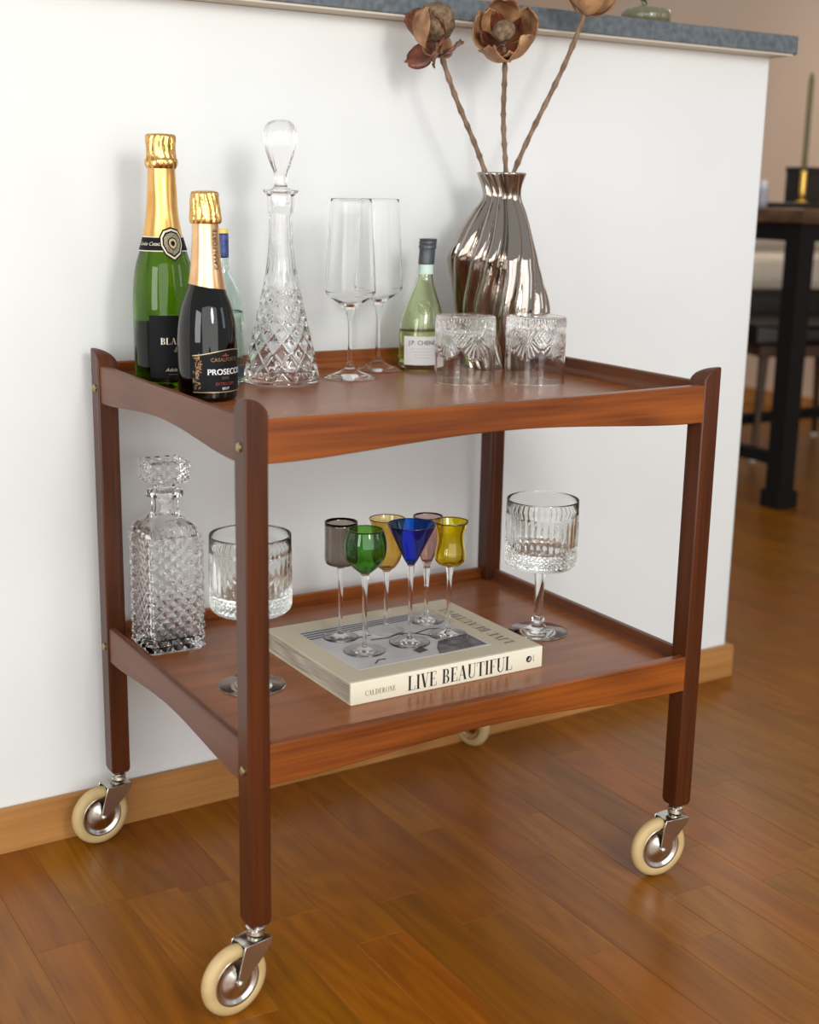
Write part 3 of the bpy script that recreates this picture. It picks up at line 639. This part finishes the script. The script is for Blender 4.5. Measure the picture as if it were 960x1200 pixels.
def flower(mouth, headpx, hy, axis, label, spec):
    hd = unproj_y(*headpx, hy); m0 = unproj_y(*mouth, .415); base = m0 + (m0-hd)*.62
    base.z = max(base.z, .689); root = thing('dried_flower', tuple(base), label, 'flower', 'dried flowers in the vase'); B = base
    n = 60; pts = []; rd = []
    for i in range(n+1):
        f_ = i/n; p_ = B.lerp(hd, f_); p_ = p_ + Vector((.003*sin(f_*9+hd.x*9), .002*sin(f_*7), 0)) - B; pts.append(p_)
        rd.append(.0032 + .0013*(abs(sin(f_*42+hd.x*30))**7) + .0004*noise.noise(Vector((f_*20, hd.x*10, 0))))
    MB().tube(pts, rd, 10).build('stem', twig, root, smooth=True)
    spec(root, hd-B, axis)
    return root
def ball(par, c, r_, name, m, sq=1.0, ax=None, amp=.08):
    mb = MB(); mb.lathe([(r_*sin(pi*i/18)+1e-9 if 0 < i < 18 else 0, -r_*cos(pi*i/18)*sq) for i in range(19)], 32)
    qt = (ax or Vector((0, 0, 1))).to_track_quat('Z', 'Y')
    mb.v = [tuple(c + qt @ (Vector(v)*(1+amp*noise.noise(Vector(v)*160)))) for v in mb.v]; return mb.build(name, m, par, smooth=True)
tocam = lambda P: (CAM - P).normalized()
def head_mid(root, c, axis):
    ax = axis.normalized(); C1 = c + ax*.020 + Vector((0, 0, .012))
    for k, (az, ph, hw, fl) in enumerate(((.3, 2.0, .72, .02), (1.5, 2.15, .74, -.03), (2.75, 1.95, .70, .05), (3.9, 2.2, .76, -.05), (5.1, 2.05, .72, .02), (.95, 1.6, .6, .0), (4.5, 1.7, .6, .0))):
        petal(root, C1, ax, az, .042 if k < 5 else .036, ph, hw, dry, fl, .05, k)
    for k in range(5): petal(root, C1-ax*.004, ax, k*1.256+.4, .030, 1.6, .5, dry_red, .05, .05, k+20)
    ball(root, C1-ax*.002, .0160, 'seed_head', pod_m, .55, ax)
def head_left(root, c, axis):
    ax = axis.normalized(); side = -r2
    P0 = c + Vector((0, 0, .012))
    ball(root, P0 + u2*.012 - r2*.000, .026, 'seed_head', pod_m, 1.0, ax, .1)
    low = (side*.9 - u2*.25 + tocam(c)*.5).normalized()
    for k, (az, ph, hw) in enumerate(((.2, 1.55, .7), (1.6, 1.35, .6), (3.1, 1.5, .75), (4.6, 1.45, .6))):
        petal(root, P0 + side*.028 - u2*.012, low, az, .033, ph, hw*1.15, dry_red, .35, .1, k+40)
    petal(root, P0 + r2*.006, (r2*.25+u2*.9).normalized(), 0.2, .034, 1.9, .75, dry, .1, .1, 51); petal(root, P0 + r2*.004, (r2*.5+u2*.8+fwd*.2).normalized(), 2.6, .033, 1.8, .7, dry, .1, .1, 52)
    petal(root, P0 + r2*.002, (u2*.7-fwd*.6).normalized(), 4.4, .030, 1.4, .8, dry_red, .2, .1, 53)
def head_right(root, c, axis):
    ax = axis.normalized(); C1 = c + ax*.030
    for k in range(6): petal(root, C1, ax, k*1.05+.3, .036 if k % 2 else .032, 1.7+.15*(k % 3), .6, dry, .08, .08, k+60)
    ball(root, C1, .018, 'seed_head', pod_m, .8, ax); ball(root, c+ax*.001, .010, 'calyx', twig, .5, ax, .2)
h1 = unproj_y(513, 44, .41); h2 = unproj_y(590, 50, .41); h3 = unproj_y(687, 12, .41)
flower((566, 199), (511, 47), .41, Vector((-.3, -.5, .8)), 'dried flower leaning left with a fuzzy seed head and red-brown petals', head_left)
flower((592, 200), (590, 55), .41, (tocam(h2)*.85 + Vector((0, 0, .50))), 'upright dried flower with tan petals cupped round a central disc', head_mid)
flower((604, 201), (687, 13), .41, Vector((.25, -.1, 1)), 'dried flower leaning right, its cup of petals cut by the top of the frame', head_right)

# ------------------------------------------------------------------ lower tray
# square decanter
t = thing('decanter', (.066, .4045, TR2), 'square cut-crystal decanter with block stopper on the lower tray beside the left legs', 'decanter', rz=-.02)
hw = .0372
def sqr(th, r_):   # rounded square radius for half-width r_
    c, s = abs(cos(th)), abs(sin(th)); p_ = 14.0; return r_/((c**p_+s**p_)**(1/p_))
rows = [(.030, 0), (hw-.0015, .0006)] + [(hw, .003+.155*i/110) for i in range(111)]
body = [(hw*f, z) for f, z in ((.975, .1605), (.90, .1645), (.76, .1705), (.62, .1765), (.55, .1795))]
neck = [(.0198, .1820), (.0178, .186), (.0172, .190), (.0172, .202), (.0190, .2045), (.0238, .2060), (.0245, .2095), (.0238, .2130), (.0180, .2142)]
outp = rows + body + neck
mb = MB(); seg = 240; vs = []; no = len(outp)
inner = [(.0105, .214), (.0105, .190), (.0125, .182), (.020, .177), (.029, .169), (.0315, .160), (.0315, .02), (.026, .0155)]
for idx, (r_, z) in enumerate(outp + inner):
    sqf = 1 if (z < .171 and idx < no) else (max(0, 1-(z-.171)/.013) if idx < no else (1 if z < .170 else 0))
    for k in range(seg):
        th = 2*pi*(k+.5)/seg; rs = sqr(th, r_); rr = r_*(1-sqf)*1.0 + rs*sqf
        x, y = rr*cos(th), rr*sin(th)
        if idx < no and (.004 < z < .157):
            fx = x if abs(y) > abs(x) else y; ax_ = 'y' if abs(y) > abs(x) else 'x'
            cell = .0160; a = (fx+z-.003)/cell; b = (fx-z+.003)/cell
            pa = abs((a % 1)-.5)*2; pb = abs((b % 1)-.5)*2; d_ = max(pa, pb); e_ = -.0036*d_**1.0*(1 if abs(fx) < hw*.97 else .3) + (.0010 if d_ < .25 else 0)
            if ax_ == 'y': y += math.copysign(e_, y)
            else: x += math.copysign(e_, x)
        vs.append((x, y, z))
fs = []; nn = len(outp)+len(inner)
for i in range(nn-1):
    for k in range(seg): k2 = (k+1) % seg; fs.append((i*seg+k, i*seg+k2, (i+1)*seg+k2, (i+1)*seg+k))
fs.append(tuple(range(seg))[::-1]); fs.append(tuple((nn-1)*seg+k for k in range(seg)))
MB().add(vs, fs).build('decanter_glass', crystal, t, smooth='angle')
st = MB(); st.lathe(spline([(0, .196), (.0085, .196), (.0100, .213), (.0115, .2150), (.0150, .2185), (.0125, .222), (.0128, .2255, 1), (0, .2256)], 4), 40)
st2 = MB(); hs = .0262; c0, c1 = .2255, .2525; nq = 26
def face(fn):
    def g(u, v):
        p_ = Vector(fn(u, v)); cu, cv = u*4 % 1, v*2 % 1; nrm = Vector((round(p_.x/hs*.6) if abs(p_.x) > hs*.99 else 0, round(p_.y/hs*.6) if abs(p_.y) > hs*.99 else 0, 0))
        if p_.z >= c1-1e-5: nrm = Vector((0, 0, 1)); cv = v*4 % 1
        elif p_.z <= c0+1e-5 and nrm.length == 0: nrm = Vector((0, 0, 0))
        inside = 0 < u < 1 and 0 < v < 1
        a_, b_ = (cu+cv) % 1, (cu-cv) % 1; e_ = -.0020*max(abs(a_-.5), abs(b_-.5))*2 if inside else 0
        return tuple(p_ + nrm*e_)
    return g
for fn in (lambda u, v: (-hs+2*hs*u, -hs, c0+(c1-c0)*v), lambda u, v: (hs-2*hs*u, hs, c0+(c1-c0)*v), lambda u, v: (hs, -hs+2*hs*u, c0+(c1-c0)*v), lambda u, v: (-hs, hs-2*hs*u, c0+(c1-c0)*v), lambda u, v: (-hs+2*hs*u, -hs+2*hs*v, c1), lambda u, v: (-hs+2*hs*u, hs-2*hs*v, c0)):
    st2.grid(face(fn), nq, nq)
so = st.build('stopper', crystal, t, smooth=True); st2.build('stopper_block', crystal, so)

# coupes
def coupe(x, y, k, rz, label):
    t = thing('coupe_glass', (x, y, TR2), label, 'glass', 'cut-glass stemmed coupes', rz)
    rb = .0503
    o_ = spline([(0, .0008), (.038, .0006), (.0405, .0010), (.0405, .0018), (.030, .0038), (.014, .0075), (.0085, .0105), (.0060, .0135, )], 5)
    o_ += spline([(.0060, .0135), (.0088, .0165), (.0088, .0195), (.0062, .0225), (.0060, .045), (.0066, .070), (.0085, .088), (.011, .0930)], 5)[1:]
    o_ += [(.020, .0935), (.036, .0945), (.044, .0965), (.0485, .1005), (.0500, .105)] + [(.0503, .105+.0145*i/16) for i in range(1, 17)] + [(.0494, .1205), (.0494, .1225)] + [(.0503, .1235+.048*i/30) for i in range(31)] + [(.0498, .1725), (.0497, .180), (.0495, .1908), (.0490, .1915)]
    i_ = spline([(.0484, .1912), (.0480, .175), (.0472, .140), (.0462, .126), (.042, .1205), (.030, .1185), (0, .118)], 6)
    n0 = len(o_)
    def dd(th, i, r_, z):
        if i >= n0 or r_ < .03: return 0
        if .0955 < z < .1200: return diamonds(th, z, 44, .0075, .0016, 0)
        if .1235 < z < .1720: return -.0020*(1-abs(sin(th*18))**.8)*min(1, (z-.1235)/.002)*min(1, (.172-z)/(.016))
        return 0
    MB().lathe([(r_, z*k) for r_, z in o_ + i_], 264, disp=dd).build('coupe_glass_body', coupe_glass_m, t, smooth=True)
coupe(.1008, .2128, 1.01, 0, 'cut-glass coupe on the left of the lower tray, partly behind the nearest leg')
coupe(.5394, .2153, 1.0, .1, 'cut-glass coupe on the right of the lower tray, behind the book corner')

# book
BZ = .3255; bk = thing('book', (.1746, .0929, TR2), 'thick cream hardback art book titled LIVE BEAUTIFUL lying flat on the lower tray', 'book', rz=.012)
cloth = mat('cream_cover', (.60,.54,.40), .55); spine_m = mat('cream_spine', (.80,.75,.60), .5)
BW, BD, BH = .2845, .233, .0285
MB().box(0, BW, .004, BD, BH-.0030, BH).build('front_cover', cloth, bk, bevel=.0008)
MB().box(0, BW, .004, BD, 0, .0030).build('back_cover', cloth, bk, bevel=.0008)
mb = MB().box(0, BW, 0, .004, 0, BH); mb.build('spine', spine_m, bk, bevel=.0012)
pg = mat('page_edges', rough=.8); add_noise(pg, (.28,.24,.19), (.62,.56,.46), 900, 2, (.02,.02,1), bump=.3, bdist=.0005)
MB().box(.003, BW-.003, .004, BD-.004, .0030, BH-.0030).build('pages', pg, bk)
tv, tf = serif_polys('LIVE BEAUTIFUL', .0188, .157, .055); MB().add([(x+.158, -.0003, z_+BH/2+.000) for x, z_, _ in tv], tf).build('spine_title', black_ink, bk)
tv, tf = serif_polys('CALDERONE', .0066, .043, .10); MB().add([(x+.041, -.0003, z_+BH/2-.0015) for x, z_, _ in tv], tf).build('spine_author', mat('brown_grey_ink', (.22,.19,.15), .5), bk)
e = MB(); c = (.2625, BH/2)
e.add([(c[0]+.0043*cos(a), -.0003, c[1]+.0043*sin(a)) for a in [i*2*pi/24 for i in range(24)]], [tuple(range(24))])
ee = e.build('publisher_mark', black_ink, bk)
e = MB(); e.add([(c[0]-.002, -.0006, c[1]-.0022), (c[0]-.0008, -.0006, c[1]-.0022), (c[0]+.002, -.0006, c[1]+.0024), (c[0]+.001, -.0006, c[1]+.0024)], [(0,1,2,3)])
e.add([(c[0]+.0004, -.0006, c[1]-.0022), (c[0]+.0018, -.0006, c[1]-.0022), (c[0]+.0024, -.0006, c[1]+.0024), (c[0]+.0014, -.0006, c[1]+.0024)], [(0,1,2,3)])
e.build('mark_strokes', spine_m, ee)
tv, tf = text_polys('ABRAMS', .0024); MB().add([(c[0]+.0075-y, -.0003, c[1]+x) for x, y, _ in tv], tf).build('mark_lettering', black_ink, bk)
# cover picture (printed photograph of a grey vessel and branch on a pale ground)
zt = BH+.0003
px0, px1, py0, py1 = .031, .2285, .036, .198
pm = add_noise(mat('printed_pale_grey', rough=.5), (.46,.45,.46), (.60,.59,.60), 14, 4)
pic = MB().box(px0, px1, py0, py1, BH, zt).build('cover_picture', pm, bk)
def flat(pts, m, z, nm='printed_shape'): return MB().add([(a, b, z) for a, b in pts], [tuple(range(len(pts)))]).build(nm, m, pic)
navy = mat('printed_navy', (.035,.045,.075), .5)
dkp = add_noise(mat('printed_dark_picture', rough=.5), (.05,.045,.05), (.22,.20,.20), 60, 4)
for k in range(4): flat([(px0, py1-.006-.0085*k), (px1-.030, py1-.0045-.0055*k), (px1-.030, py1-.0070-.0055*k), (px0, py1-.0100-.0085*k)], navy, zt+.0002)
flat([(.150, .036+.002), (px1-.004, .040), (px1-.004, .085), (.175, .080), (.160, .06)], dkp, zt+.0003); flat([(.128, .052), (.145, .056), (.143, .070), (.127, .066)], mat('printed_brown', (.10,.06,.045), .5), zt+.0003)
flat([(.095, .165), (.15, .17), (.155, .135), (.12, .125), (.098, .14)], mat('printed_light', (.68,.67,.66), .5), zt+.0002)
e = MB()
for pts in ([(.10, .125), (.125, .122), (.145, .13), (.165, .12), (.18, .10)], [(.145, .13), (.15, .112), (.165, .098)], [(.06, .045), (.07, .055), (.08, .054)], [(.05, .15), (.08, .14), (.11, .142)], [(.165, .12), (.19, .128), (.205, .122)]):
    MB().tube([(a, b, zt+.0003) for a, b in pts], .0009, 4).build('printed_branch', black_ink, pic)
# title running up the fore edge side of the cover
tv, tf = serif_polys('LIVE BEAUTIFUL', .0155, .168, .06); MB().add([(BW-.030-y, .030+.084+x, BH+.0004) for x, y, _ in tv], tf).build('cover_title', mat('grey_brown_ink', (.17,.155,.12), .5), bk)
tv, tf = serif_polys('CALDERONE', .0050, .06, .12); MB().add([(BW-.0475-y, .168+x, BH+.0004) for x, y, _ in tv], tf).build('cover_author', mat('faded_ink', (.33,.30,.24), .5), bk)

# liqueur glasses on the book
def liqueur(x, y, yf, bowl, stem_top, rfoot, col, pxm, label, name='liqueur_glass'):
    sc = .001148; t = thing(name, (x, y, BZ+.0001), label, 'glass', 'coloured liqueur glasses')
    q = lambda r_, yy: (r_/pxm, (yf-yy)*sc)
    o_ = spline([q(*b) for b in bowl], 6)      # from bottom to rim
    th = .0011
    bot = (0, o_[0][1]-.0006)
    i_ = [(max(r_-th, 0), z+.0004) for r_, z in o_[::-1][:-3]]; i_ = [(i_[0][0], o_[-1][1])] + i_[1:]
    m = pglass('tinted_glass', col)
    MB().lathe([bot] + o_ + i_ + [(0, i_[-1][1]-.0008)], 64).build('bowl', m, t, smooth=True)
    zb = o_[0][1]-.0007; rt = o_[0][0]*.98
    sp = spline([(0, .0004), (rfoot/pxm*.97, .0004), (rfoot/pxm, .0009), (rfoot/pxm, .0015), (rfoot/pxm*.6, .0026), (.0060, .0055), (.0034, .0095), (.0027, .018), (.0027, .045), (.0032, zb-.024), (.0042, zb-.010), (max(rt, .0048), zb)], 6)
    MB().lathe(sp + [(0, zb)], 48).build('stem', clear, t, smooth=True)
liqueur(.2438, .2484, 747, [(4, 663), (9, 662), (17, 659), (19, 653), (19, 640), (19, 611)], 0, 20, (.68,.65,.62), 897, 'smoky grey liqueur glass with straight bowl, leftmost on the book')
liqueur(.2453, .1871, 763, [(5, 674), (9, 671), (17, 664), (23, 655), (24.8, 645), (23.5, 634), (20.3, 624)], 0, 24, (.43,.70,.30), 923, 'green liqueur glass with round bowl, nearest the left front of the book')
liqueur(.3100, .2449, 739, [(5, 666), (11, 661), (16.5, 651), (17.3, 640), (17.0, 628), (18.6, 614), (21, 605)], 0, 21, (.90,.79,.50), 881, 'pale amber liqueur glass behind the green and blue ones')
liqueur(.3131, .1885, 753, [(4.6, 661), (9, 654), (17, 638), (23.5, 625), (28.2, 615)], 0, 23, (.09,.35,.88), 904, 'cobalt blue liqueur glass with conical bowl, in the middle of the group')
liqueur(.3802, .2572, 727, [(3.4, 660), (8, 649), (14, 632), (16.6, 618), (17.2, 599)], 0, 21, (.85,.74,.73), 859, 'mauve liqueur glass with slender bowl, behind the blue and yellow ones')
liqueur(.3739, .1911, 744, [(5.5, 661), (12, 659.5), (17, 655), (18, 648), (16.3, 638), (15.4, 629), (17, 619), (20.6, 609)], 0, 22, (.94,.86,.07), 888, 'bright yellow liqueur glass with waisted bowl, rightmost on the book')

# ------------------------------------------------------------------ on the worktop
t = thing('ceramic_pumpkin', (.987, .583, 1.1635), 'squat olive-green glazed ceramic pumpkin with a leaf on the grey worktop', 'ornament')
glz = mat('olive_glaze', (.15,.135,.065), .18, 0, Coat_Weight=.6)
MB().lathe(spline([(0, 0), (.028, 0), (.038, .006), (.0415, .016), (.039, .026), (.030, .0315), (.012, .031), (0, .028)], 6), 64, disp=lambda th, i, r_, z: -.0022*(1-abs(sin(th*4)))**2*min(1, r_/.02)).build('body', glz, t, smooth=True)
MB().tube([(0, 0, .028), (-.006, 0, .038), (-.010, .002, .046)], [.004, .0032, .002], 10).build('stalk', glz, t, smooth=True)
MB().grid(lambda u, v: (-.016 + .022*v-.004, (u-.5)*.014*sin(pi*min(.97, .05+v)), .030+.024*(1-v)+.003*(2*u-1)**2), 8, 8).build('leaf', mat('leaf_green', (.06,.08,.025), .4), t, smooth=True, solid=.0012)

# ------------------------------------------------------------------ dining corner
black_steel = mat('black_steel', (.007,.007,.007), .6, 0, Specular_IOR_Level=.2); dtop = wood('dark_rustic_oak', (.05,.022,.010), (.20,.10,.045), 0, 30, .4, 6, .1)
tx, ty = 2.389, 1.511
t = thing('dining_table', (tx, ty, 0), 'high dark wood table with black steel legs beyond the half wall', 'table')
MB().box(-.02, 1.45, -.02, .68, .828, .869).build('table_top', dtop, t, bevel=.004)
for (ax_, ay) in ((0, 0), (1.36, 0), (0, .60), (1.36, .60)):
    MB().box(ax_, ax_+.06, ay, ay+.06, .05, .828).build('leg', black_steel, t, bevel=.003)
    MB().box(ax_-.010, ax_+.068, ay-.010, ay+.068, 0, .052).build('foot', black_steel, t, bevel=.003)
for b in ((.06, 1.36, .005, .055, .778, .828), (.005, .055, .06, .60, .778, .828), (1.365, 1.415, .06, .60, .778, .828), (.06, 1.36, .605, .655, .778, .828)): MB().box(*b).build('apron', black_steel, t)
for b in ((.012, .048, .06, .60, .125, .160), (.06, 1.36, .612, .648, .125, .160)): MB().box(*b).build('stretcher', black_steel, t)
beige = add_noise(mat('beige_upholstery', rough=.9), (.80,.70,.57), (.86,.77,.64), 60, 3); dleather = mat('black_leather', (.012,.009,.008), .4)
walnut = wood('walnut', (.03,.013,.007), (.10,.05,.025), 2, 30, .4, 5)
def cushion(mb, x0, x1, y0, y1, z0, z1, b=.02):
    n = 10
    def sq_(u): return (abs(2*u-1)**4)
    mb.grid(lambda u, v: (x0+(x1-x0)*u, y0 + b*max(sq_(u), sq_(v)), z0+(z1-z0)*v), n, n)
    mb.grid(lambda u, v: (x0+(x1-x0)*u, y1 - b*max(sq_(u), sq_(v)), z0+(z1-z0)*v), n, n, flip=True)
    for u in (0, 1): mb.grid(lambda a, v: (x0+(x1-x0)*u, y0+b+(y1-y0-2*b)*a, z0+(z1-z0)*v), 1, n, flip=not u)
    for v in (0, 1): mb.grid(lambda a, u: (x0+(x1-x0)*a, y0+b+(y1-y0-2*b)*u, z0+(z1-z0)*v), n, 1, flip=not v)
    return mb
def chair(x, y, rz, label, back):
    t = thing('dining_chair', (x, y, 0), label, 'chair', 'dining chairs', rz)
    cushion(MB(), -.24, .24, -.22, .24, .40, .47, .02).build('seat', dleather, t, smooth=True)
    MB().box(-.23, .23, -.21, .23, .36, .40).build('seat_frame', walnut, t, bevel=.004)
    if back:
        cushion(MB(), -.25, .25, .20, .28, .44, .565, .015).build('lumbar_pad', dleather, t, smooth=True)
        cushion(MB(), -.25, .25,   .22, .29, .57, .70, .015).build('backrest', beige, t, smooth=True)
        cushion(MB(), -.25, .25, .225, .285, .705, .82, .015).build('headrest', beige, t, smooth=True)
    else: cushion(MB(), -.22, .22, .22, .27, .50, .78, .012).build('backrest', dleather, t, smooth=True)
    for sx in (-1, 1):
        for sy in (-1, 1):
            l_ = MB(); l_.tube([(sx*.20, sy*.18, .37), (sx*.235, sy*.23, .012)], [.018, .011], 12); lo_ = l_.build('leg', walnut, t, smooth='angle')
            MB().lathe([(0, 0), (.013, 0), (.0135, .012), (.012, .014), (0, .014)], 16).build('foot_cap', mat('white_glide', (.75,.72,.66), .5), lo_, loc=(sx*.2365, sy*.232, 0), smooth='angle')
chair(3.17, 2.23, R_(-20), 'dining chair with beige padded back behind the high table leg', True)
chair(2.68, 2.57, R_(35), 'black-seated dining chair close to the end of the half wall', True)
# things on the table
def unproj_z(px, py, z0):
    d = fwd + r2*(px-480)/FPX - u2*(py-600)/FPX; k = (z0-CAM.z)/d.z; return CAM + d*k
TZ = .869
o = MB().box(-.17, .17, -.13, .13, 0, .016).build('tray', mat('dark_tray', (.02,.012,.009), .4), loc=(2.651, 1.763, TZ), bevel=.004); tag(o, 'flat dark tray at the front of the high table', 'tray')
t = thing('candle_holder', (2.527, 1.650, TZ+.016), 'small gold candle holder on the dark tray', 'candle holder')
MB().lathe(spline([(0, 0), (.016, 0), (.016, .006), (.006, .010), (.0095, .022), (.0095, .085), (.0105, .089), (.0085, .089), (.0085, .06), (0, .06)], 3), 32).build('cup', mat('polished_gold', (.80,.52,.12), .2, 1), t, smooth='angle')
o = MB().lathe(spline([(0, 0), (.0080, 0, 1), (.0080, .26), (.0065, .290), (.0025, .304), (0, .306)], 4), 24).build('taper_candle', mat('olive_wax', (.17,.14,.065), .5), loc=(2.527, 1.650, TZ+.016+.0605), smooth=True); tag(o, 'tall olive-green taper candle in the gold holder', 'candle')
t = thing('box', (2.606, 1.719, TZ+.016), 'black box standing behind the candle on the tray', 'box')
MB().box(-.048, .048, -.03, .03, 0, .088).build('box_body', dleather, t, bevel=.002); MB().box(-.050, .050, -.032, .032, .088, .104).build('lid', dleather, t, bevel=.002)
wc = mat('white_plastic', (.75,.75,.78), .3)
for k, (x, y, h, lab) in enumerate(((2.463, 1.743, .078, 'small white-capped bottle on the table, nearest the dark tray'), (2.485, 1.83, .070, 'small white-capped bottle beside the half wall edge, left of the other'))):
    t = thing('small_bottle', (x, y, TZ), lab, 'bottle')
    MB().lathe(spline([(0, 0), (.015, 0, 1), (.0155, h*.55), (.013, h*.66), (.009, h*.70), (0, h*.70)], 3), 24).build('bottle_body', mat('grey_label', (.42,.42,.47), .5) if k == 0 else wc, t, smooth=True)
    MB().lathe(spline([(.0095, h*.68), (.012, h*.72), (.012, h*.95), (.009, h), (0, h)], 3), 24).build('cap', wc, t, smooth='angle')
